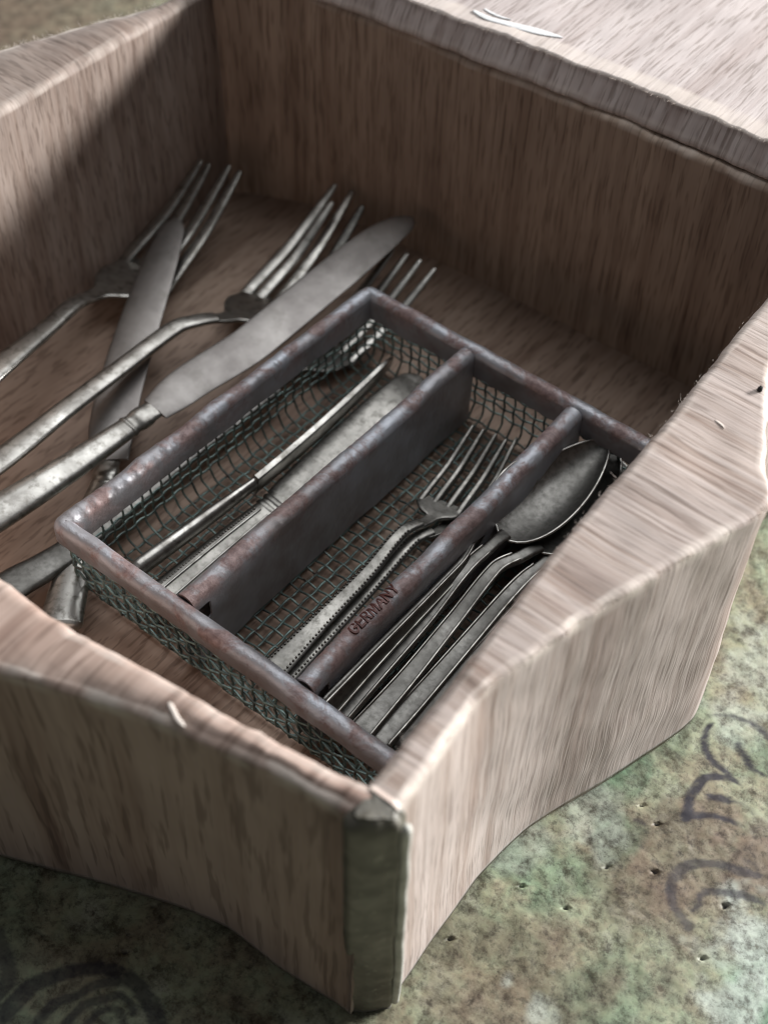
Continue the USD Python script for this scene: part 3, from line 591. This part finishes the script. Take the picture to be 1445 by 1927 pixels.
# woven wires: each one bent up at both ends
PITCH, WR = 0.00685, 0.00068
def weave(P, phase_axis, k, amp):
    return P
def u_wire(c, axis, k):
    L = TL if axis == 'y' else TW
    e, rc, zb, zt = 0.0035, 0.010, -0.0545 + (WR * 0.9 if axis == 'x' else -WR * 0.9) * 0, -0.010
    pts = [(e, z) for z in np.arange(zt, zb + rc, -PITCH / 4)]
    pts += [(e + rc - rc * np.cos(a), zb + rc - rc * np.sin(a)) for a in np.linspace(0, np.pi / 2, 9)]
    nn = int(round((L - 2 * e - 2 * rc) / (PITCH / 4)))
    pts += [(s, zb) for s in np.linspace(e + rc, L - e - rc, nn)[1:-1]]
    pts += [(L - p[0], p[1]) for p in pts[:len(pts) - nn + 2][::-1]]
    pts = np.array(pts)
    d = np.r_[0, np.cumsum(np.linalg.norm(np.diff(pts, axis=0), axis=1))]
    tan = np.gradient(pts, axis=0); tan /= np.linalg.norm(tan, axis=1, keepdims=True); nor = np.stack([-tan[:, 1], tan[:, 0]], 1)
    ph = (d - d[-1] / 2) / PITCH * np.pi + (np.pi if k % 2 else 0) + (np.pi if axis == 'x' else 0)
    pts = pts + nor * (WR * 0.95 * np.cos(ph))[:, None]
    wob = (noise(np.c_[d * 28, np.full(len(d), k * 7.3), np.full(len(d), 1.0 if axis == 'x' else 2.0)], 5) - .5) * 0.0007
    wob2 = (noise(np.c_[d * 22, np.full(len(d), k * 3.1), np.full(len(d), 3.0)], 6) - .5) * 0.0010
    if axis == 'y': P = np.c_[c + wob, pts[:, 0], pts[:, 1] + wob2]
    else: P = np.c_[pts[:, 0], c + wob, pts[:, 1] + wob2]
    lat = (1, 0, 0) if axis == 'y' else (0, 1, 0)
    return sweep(P, 2 * WR, 2 * WR, lateral=lat, m=len(P), n=5, power=2.0)
nx, ny = int((TW - .012) / PITCH), int((TL - .012) / PITCH)
for k in range(nx + 1):
    part(tray, 'mesh_wire', u_wire(TW / 2 + (k - nx / 2) * PITCH, 'y', k), WIRE, smooth=True)
for k in range(ny + 1):
    part(tray, 'mesh_wire', u_wire(TL / 2 + (k - ny / 2) * PITCH, 'x', k), WIRE, smooth=True)
def hoop(z, k):
    e, rc = 0.0035, 0.007
    P = []
    for (c, a0) in (((TW - e - rc, e + rc), -np.pi / 2), ((TW - e - rc, TL - e - rc), 0), ((e + rc, TL - e - rc), np.pi / 2), ((e + rc, e + rc), np.pi)):
        arc = [np.array(c) + rc * np.array([np.cos(a), np.sin(a)]) for a in np.linspace(a0, a0 + np.pi / 2, 6)]
        if P:
            a, b = P[-1], arc[0]; n_ = int(np.linalg.norm(b - a) / (PITCH / 4)); P += [a + (b - a) * t for t in np.linspace(0, 1, n_)[1:-1]]
        P += arc
    a, b = P[-1], P[0]; n_ = int(np.linalg.norm(b - a) / (PITCH / 4)); P += [a + (b - a) * t for t in np.linspace(0, 1, n_)[1:]]
    P = np.array(P)
    tan = np.gradient(P, axis=0); tan /= np.maximum(np.linalg.norm(tan, axis=1, keepdims=True), 1e-9); out = np.stack([tan[:, 1], -tan[:, 0]], 1)
    ph = np.where(np.abs(tan[:, 0]) > .7, P[:, 0] - TW / 2, P[:, 1] - TL / 2) / PITCH * np.pi + (np.pi if k % 2 else 0)
    P = P + out * (WR * .95 * np.cos(ph))[:, None]
    z_ = z + (noise(np.c_[P * 30, np.full(len(P), k * 5.0)], 8) - .5) * .0018
    return sweep(np.c_[P, z_], 2 * WR, 2 * WR, up=(0, 0, 1), m=len(P), n=5, power=2.0)
for k, z in enumerate(np.arange(-.0185, -.047, -PITCH * 0.92)):
    part(tray, 'mesh_wire', hoop(z, k), WIRE, smooth=True)

# ---------------------------------------------------------------- cutlery
def A(*q): return np.array([at(*p) for p in q])

def fork(name, label, handle, hw, ht, neck_end, root_l, root_r, tines, tw=0.0042, material=SILVER, tmat=None, group=None, sag=0.004, base=None, rounded=.006, lines=False):
    """handle: (px, py, z) from the end to the neck; root_l, root_r: the corners where the outer tines start; tines: (root, tip) pairs."""
    H = A(*handle); rl, rr = at(*root_l), at(*root_r); rc = (rl + rr) / 2; lat = unit(rr - rl)
    f = thing(name, label, 'fork', H.mean(0) * [1, 1, 0] + [0, 0, base if base is not None else FLOOR], group)
    hp = part(f, 'handle', sweep(H, hw, ht, lateral=lat, n=16, power=2.6, round_ends=(rounded, 0), m=10 * len(H)), material, smooth=45)
    if lines:
        up = unit(np.cross(lat, unit(H[-1] - H[0]))); up = up * np.sign(up[2])
        for s in (-1, 1):
            q = spline(np.column_stack([H, np.broadcast_to(hw, (len(H),)), np.broadcast_to(ht, (len(H),))]), 60)[2:54]
            c = q[:, :3] + lat * (s * q[:, 3:4] * .37) + up * (q[:, 4:5] * .5)
            bs = []
            for b_ in spline(c, 46):
                b = trimesh.creation.icosphere(1, .00062); b.apply_translation(b_); bs.append(b)
            part(hp, 'beaded_border', join(*bs), material, smooth=True)
    ne = at(*neck_end); w = np.linalg.norm(rr - rl)
    d1 = rc - ne
    base_pts = [H[-1] * .6 + H[-2] * .4 if len(H) > 1 else H[-1], ne, ne + d1 * .3, ne + d1 * .6, rc + d1 * .12]
    hw_ = np.broadcast_to(hw, (len(H),))[-1]; ht_ = np.broadcast_to(ht, (len(H),))[-1]
    part(f, 'head', sweep(base_pts, [hw_ * .9, hw_ * 1.1, w * .78, w * 1.02, w * 1.0], [ht_ * .8, ht_ * .9, .0034, .0030, .0026], lateral=lat, n=18, power=2.8, m=30, dish=.25), material, smooth=45)
    for i, (r_, t_) in enumerate(tines):
        r3, t3 = at(*r_), at(*t_)
        d = t3 - r3; mid = r3 + d * .45 - np.array([0, 0, sag])
        st = r3 - unit(d) * .006
        part(f, 'tine', sweep([st, r3, mid, r3 + d * .8 - np.array([0, 0, sag * .5]), t3], [tw, tw, tw * .94, tw * .78, tw * .44], [.0034, .0034, .0032, .0028, .0016], lateral=lat, n=10, power=2.6, round_ends=(0, .002), m=24), (tmat or {}).get(i, material), smooth=60)
    return f

def knife(name, label, handle, hw, ht, blade, bl, bt, bolster=True, lateral=None, hmat=SILVER, bmat=STEEL, cat='knife', base=None, group=None, beads=False, bp=1.7):
    H = A(*handle) if not isinstance(handle, np.ndarray) else handle
    B = A(*blade) if not isinstance(blade, np.ndarray) else blade
    lat = unit(lateral) if lateral is not None else None
    k = thing(name, label, cat, H.mean(0) * [1, 1, 0] + [0, 0, base if base is not None else FLOOR], group)
    hp = part(k, 'handle', sweep(H, hw, ht, lateral=lat, n=18, power=2.3, round_ends=(.006, 0), m=12 * len(H)), hmat, smooth=50)
    part(k, 'blade', sweep(B, bl, bt, lateral=lat, n=24, power=bp, round_ends=(0, .012), m=14 * len(B)), bmat, smooth=35)
    if bolster:
        e, s = H[-1], B[0]; d = unit(B[1] - H[-2]); w = np.broadcast_to(hw, (len(H),))[-1]; t = np.broadcast_to(ht, (len(H),))[-1]
        L = max(np.linalg.norm(s - e), .006)
        pts = [e - d * .005, e - d * .003, e, e + d * L * .3, e + d * L * .55, e + d * L * .8, e + d * L * 1.15]
        part(k, 'bolster', sweep(pts, [w * .96, w * 1.15, w * .98, w * 1.12, w * 1.12, w * 1.0, w * 1.05], [t * 1.0, t * 1.15, t * .9, t * 1.1, t * 1.0, t * .8, .004], lateral=lat, n=18, power=2.2, m=50), hmat, smooth=50)
    return k, hp, H

# big loose cutlery on the left -------------------------------------------------
fork('dinner_fork', 'large silver fork lying beneath the crossing knife, far left in the box',
     [(-70, 752, -.004), (0, 690, -.010), (95, 612, -.020), (132, 578, -.024), (160, 560, -.029)], [.017, .015, .012, .0115, .011], [.0055, .005, .005, .005, .0045],
     (185, 552, -.035), (235, 484, -.046), (324, 534, -.046),
     [((240, 484, -.044), (379, 300, -.008)), ((268, 500, -.046), (394, 307, -.010)), ((297, 516, -.047), (432, 309, -.012)), ((322, 530, -.046), (452, 320, -.014))], tw=.0084)
fork('dinner_fork', 'large silver fork with a tarnished tine lying under the long knife beside the tray',
     [(-60, 905, -.024), (0, 866, -.026), (130, 765, -.028), (260, 667, -.030), (330, 616, -.029), (375, 602, -.031), (405, 598, -.034)], [.018, .016, .013, .012, .0115, .011, .011], [.006, .0055, .005, .005, .005, .0045, .0045],
     (432, 596, -.038), (461, 548, -.050), (560, 592, -.050),
     [((466, 548, -.050), (633, 345, -.022)), ((489, 560, -.051), (626, 378, -.022)), ((520, 576, -.051), (664, 358, -.026)), ((553, 590, -.050), (683, 386, -.024))], tw=.0084, tmat={3: SILVER_D})
knife('dinner_knife', 'silver knife lying slantwise across the far left fork, its tip on the tines', 
      [(112, 1190, -.044), (120, 1150, -.045), (160, 1000, -.047), (196, 905, -.048)], [.0235, .022, .017, .013], [.010, .010, .0085, .008],
      [(206, 868, -.046), (213, 790, -.044), (246, 660, -.039), (292, 520, -.033), (331, 410, -.029)], [.0215, .0270, .0265, .0235, .0140], [.0034, .003, .0028, .0026, .002], lateral=(0.84, 0.54, 0.05))
knife('dinner_knife', 'long silver knife beside the wire tray lying over the fork with tarnished tines',
      [(-80, 1010, -.026), (0, 963, -.027), (130, 880, -.029), (250, 798, -.030)], [.0225, .0210, .0175, .0130], [.010, .0095, .0085, .007],
      [(292, 770, -.029), (345, 728, -.027), (480, 640, -.024), (620, 525, -.021), (710, 452, -.019), (778, 408, -.018)], [.0185, .0250, .0265, .0265, .0235, .012], [.0036, .003, .0028, .0026, .0024, .002], lateral=(0.97, 0.05, -0.10))
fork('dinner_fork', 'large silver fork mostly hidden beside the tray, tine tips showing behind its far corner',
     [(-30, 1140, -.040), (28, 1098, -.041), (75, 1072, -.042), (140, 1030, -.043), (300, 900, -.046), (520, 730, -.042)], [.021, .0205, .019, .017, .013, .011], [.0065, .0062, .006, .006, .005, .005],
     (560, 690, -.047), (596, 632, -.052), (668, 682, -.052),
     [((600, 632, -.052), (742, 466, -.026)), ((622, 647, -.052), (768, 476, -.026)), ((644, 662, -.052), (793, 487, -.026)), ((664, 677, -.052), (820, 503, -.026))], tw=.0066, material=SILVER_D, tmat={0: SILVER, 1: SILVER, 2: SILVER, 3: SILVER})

# first compartment: two knives --------------------------------------------------
knife('small_knife', 'slim knife standing on edge against the left mesh of the tray',
      np.array([(.0290, .0160, -.0290), (.0325, .0560, -.0300), (.0370, .1060, -.0305)]), [.0125, .0120, .0105], [.0085, .0080, .0044],
      np.array([(.0370, .1010, -.0308), (.0375, .1400, -.0320), (.0365, .1850, -.0325), (.0345, .2240, -.0315)]), [.0150, .0165, .0160, .0110], [.0042, .0040, .0036, .0026], lateral=(.22, 0, 1), bolster=False, bmat=SILVER, bp=7.0)
k2, hp2, H2 = knife('small_knife', 'flat knife with beaded handle lying beside the knife on edge in the tray',
      np.array([(.0470, .0130, -.0400), (.0480, .0550, -.0402), (.0495, .1010, -.0405)]), [.0225, .0200, .0160], [.0060, .0058, .0050],
      np.array([(.0500, .1060, -.0405), (.0508, .1400, -.0405), (.0508, .1900, -.0405), (.0505, .2300, -.0400)]), [.0190, .0235, .0245, .0180], [.0032, .0026, .0024, .0018], lateral=(.985, 0, -.17), bmat=SILVER_M, hmat=SILVER_M)
for s in (-1, 1):
    bs = []
    for y in np.arange(.018, .094, .0019):
        hw = np.interp(y, [.013, .055, .0985], [.0225, .0200, .0160])
        b = trimesh.creation.icosphere(1, .00072); b.apply_translation((np.interp(y, [.013, .055, .0985], [.047, .048, .0494]) + s * hw * .30, y, -.0378 - s * hw * .05)); bs.append(b)
    part(hp2, 'beaded_border', join(*bs), SILVER_M, smooth=True)
    part(hp2, 'raised_border', sweep(np.array([(.047 + s * .0036, .016, -.0369 - s * .0006), (.048 + s * .0032, .055, -.0371 - s * .0006), (.0494 + s * .0026, .094, -.0378 - s * .0005)]), .0014, .0014, lateral=(1, 0, 0), n=6, m=40), SILVER, smooth=True)

# middle compartment: two nested forks ------------------------------------------------
fork('small_fork', 'small fork with patterned handle lying uppermost in the middle compartment of the tray',
     [(508, 1268, -.0400), (600, 1172, -.0370), (690, 1080, -.0330), (755, 1003, -.0300), (790, 984, -.0330)], [.0150, .0110, .0085, .0072, .0066], [.0034, .0034, .0036, .0040, .0036],
     (812, 974, -.0380), (793, 934, -.0410), (868, 962, -.0410),
     [((799, 931, -.0405), (891, 799, -.0290)), ((823, 939, -.0410), (911, 806, -.0290)), ((847, 949, -.0410), (934, 815, -.0290)), ((868, 958, -.0405), (953, 825, -.0290))], tw=.0036, base=-.0545, sag=.003, lines=True, material=SILVER_M)
fork('small_fork', 'second small fork nested under the upper one, half hidden behind the stamped divider',
     [(525, 1280, -.0460), (618, 1186, -.0440), (706, 1095, -.0400), (775, 1020, -.0380), (812, 1000, -.0400)], [.0140, .0105, .0080, .0070, .0066], [.0034, .0034, .0036, .0040, .0036],
     (842, 988, -.0440), (818, 948, -.0470), (894, 976, -.0470),
     [((824, 943, -.0460), (912, 809, -.0350)), ((848, 953, -.0460), (935, 818, -.0350)), ((870, 961, -.0460), (954, 827, -.0350)), ((891, 969, -.0460), (973, 822, -.0350))], tw=.0036, base=-.0545, sag=.003, lines=True, material=SILVER_M)

# last compartment: spoons ---------------------------------------------------------
def spoon(label, handle, hw, ht, neck, tip, bw, lat, depth=.0075, material=SILVER_D, bowl_m=None, lines=True, base=-.0545):
    H = A(*handle); n0, t0 = at(*neck), at(*tip)
    s = thing('spoon', label, 'spoon', H.mean(0) * [1, 1, 0] + [0, 0, base])
    lat = unit(lat); ax = unit(t0 - n0); lat = unit(lat - ax * (lat @ ax)); nor = np.cross(lat, ax); nor = nor * (1 if nor[2] > 0 else -1)
    hp = part(s, 'handle', sweep(np.vstack([H, n0 + ax * .002]), np.r_[hw, hw[-1] * 1.1], np.r_[ht, ht[-1] * .8], lateral=lat, n=16, power=2.8, round_ends=(.006, 0), m=12 * len(H)), material, smooth=45)
    if lines:
        hh = np.asarray(hw); q = spline(np.column_stack([H, hh, np.asarray(ht)]), 60)[2:58]
        for sg in (-1, 1):
            c = q[:, :3] + lat * (sg * q[:, 3:4] * .38) + nor * (q[:, 4:5] * .50)
            part(hp, 'raised_border', sweep(c, .0015, .0015, lateral=lat, n=6, m=60), SILVER, smooth=True)
    L = np.linalg.norm(t0 - n0); nr, na = 16, 48
    th = np.linspace(0, 2 * np.pi, na, endpoint=False); r = np.linspace(0, 1, nr)[1:]
    def surf(off, dep):
        V = [n0 + ax * L / 2 - nor * (dep + off)]
        for k in r:
            u = np.cos(th) * k; egg = 1 - .20 * np.cos(th) * k - .10 * np.maximum(np.cos(th), 0) ** 2 * k
            V += list(n0 + ax * (L / 2 * (1 + u))[:, None] + lat[None] * (bw / 2 * np.sin(th) * k * egg)[:, None] - nor[None] * (dep * (1 - k ** 2.2) + off))
        return np.array(V)
    a_, b_ = surf(0, depth), surf(.0011, depth)
    F = [(0, 1 + j, 1 + (j + 1) % na) for j in range(na)]
    for i in range(nr - 2):
        for j in range(na):
            p, q_ = 1 + i * na + j, 1 + i * na + (j + 1) % na; F += [(p, p + na, q_ + na), (p, q_ + na, q_)]
    F = np.array(F); N = len(a_)
    e = 1 + (nr - 2) * na; j = np.arange(na)
    rimf = np.vstack([np.stack([e + j, N + e + j, N + e + (j + 1) % na], 1), np.stack([e + j, N + e + (j + 1) % na, e + (j + 1) % na], 1)])
    V, F = np.vstack([a_, b_]), np.vstack([F, F[:, ::-1] + N, rimf])
    if trimesh.Trimesh(V, F, process=False).volume < 0: F = F[:, ::-1]
    bp_ = part(s, 'bowl', (V, F), bowl_m or material, smooth=50)
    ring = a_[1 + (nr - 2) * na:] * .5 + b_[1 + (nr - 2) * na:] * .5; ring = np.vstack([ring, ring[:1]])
    part(bp_, 'rim', sweep(ring, .0016, .0016, up=nor, m=len(ring), n=6, power=2.0), SILVER, smooth=True)  # ring in paler silver: the rim highlight is put into the colour
    return s
HW, HT = [.0145, .0115, .0092, .0078, .0066], [.0040, .0040, .0042, .0044, .0040]
spoon('topmost spoon in the tray, its whole dark bowl facing up', [(620, 1362, -.030), (700, 1275, -.028), (794, 1172, -.025), (880, 1066, -.020), (925, 1027, -.020)], HW, HT, (946, 1010, -.0225), (1141, 829, -.0150), .0335, (.97, -.10, -.14), bowl_m=SILVER_D)
spoon('second spoon of the stack, under the topmost spoon and beside its handle', [(664, 1390, -.037), (745, 1300, -.035), (850, 1172, -.032), (930, 1072, -.027), (985, 1045, -.027)], HW, HT, (1010, 1034, -.030), (1157, 838, -.0250), .037, (.96, -.08, -.16))
spoon('third spoon of the stack, wedged close to the box side', [(700, 1405, -.042), (790, 1310, -.041), (905, 1178, -.038), (985, 1090, -.034), (1022, 1062, -.034)], HW, HT, (1045, 1048, -.036), (1172, 868, -.0330), .037, (.96, -.06, -.2))
spoon('lowest spoon of the stack, only its handle edge showing by the box rim', [(740, 1400, -.048), (830, 1310, -.047), (930, 1200, -.045), (1010, 1110, -.042), (1050, 1080, -.042)], HW, HT, (1065, 1068, -.044), (1190, 880, -.0420), .040, (.94, -.05, -.30))
spoon('spoon leaning on edge against the stamped divider, left of the stack', [(604, 1345, -.016), (680, 1262, -.016), (770, 1166, -.017), (865, 1066, -.018), (895, 1016, -.019)], HW, HT, (918, 982, -.0190), (1018, 862, -.0100), .030, (.35, .10, -.93), depth=.006, material=SILVER_D, bowl_m=SILVER)
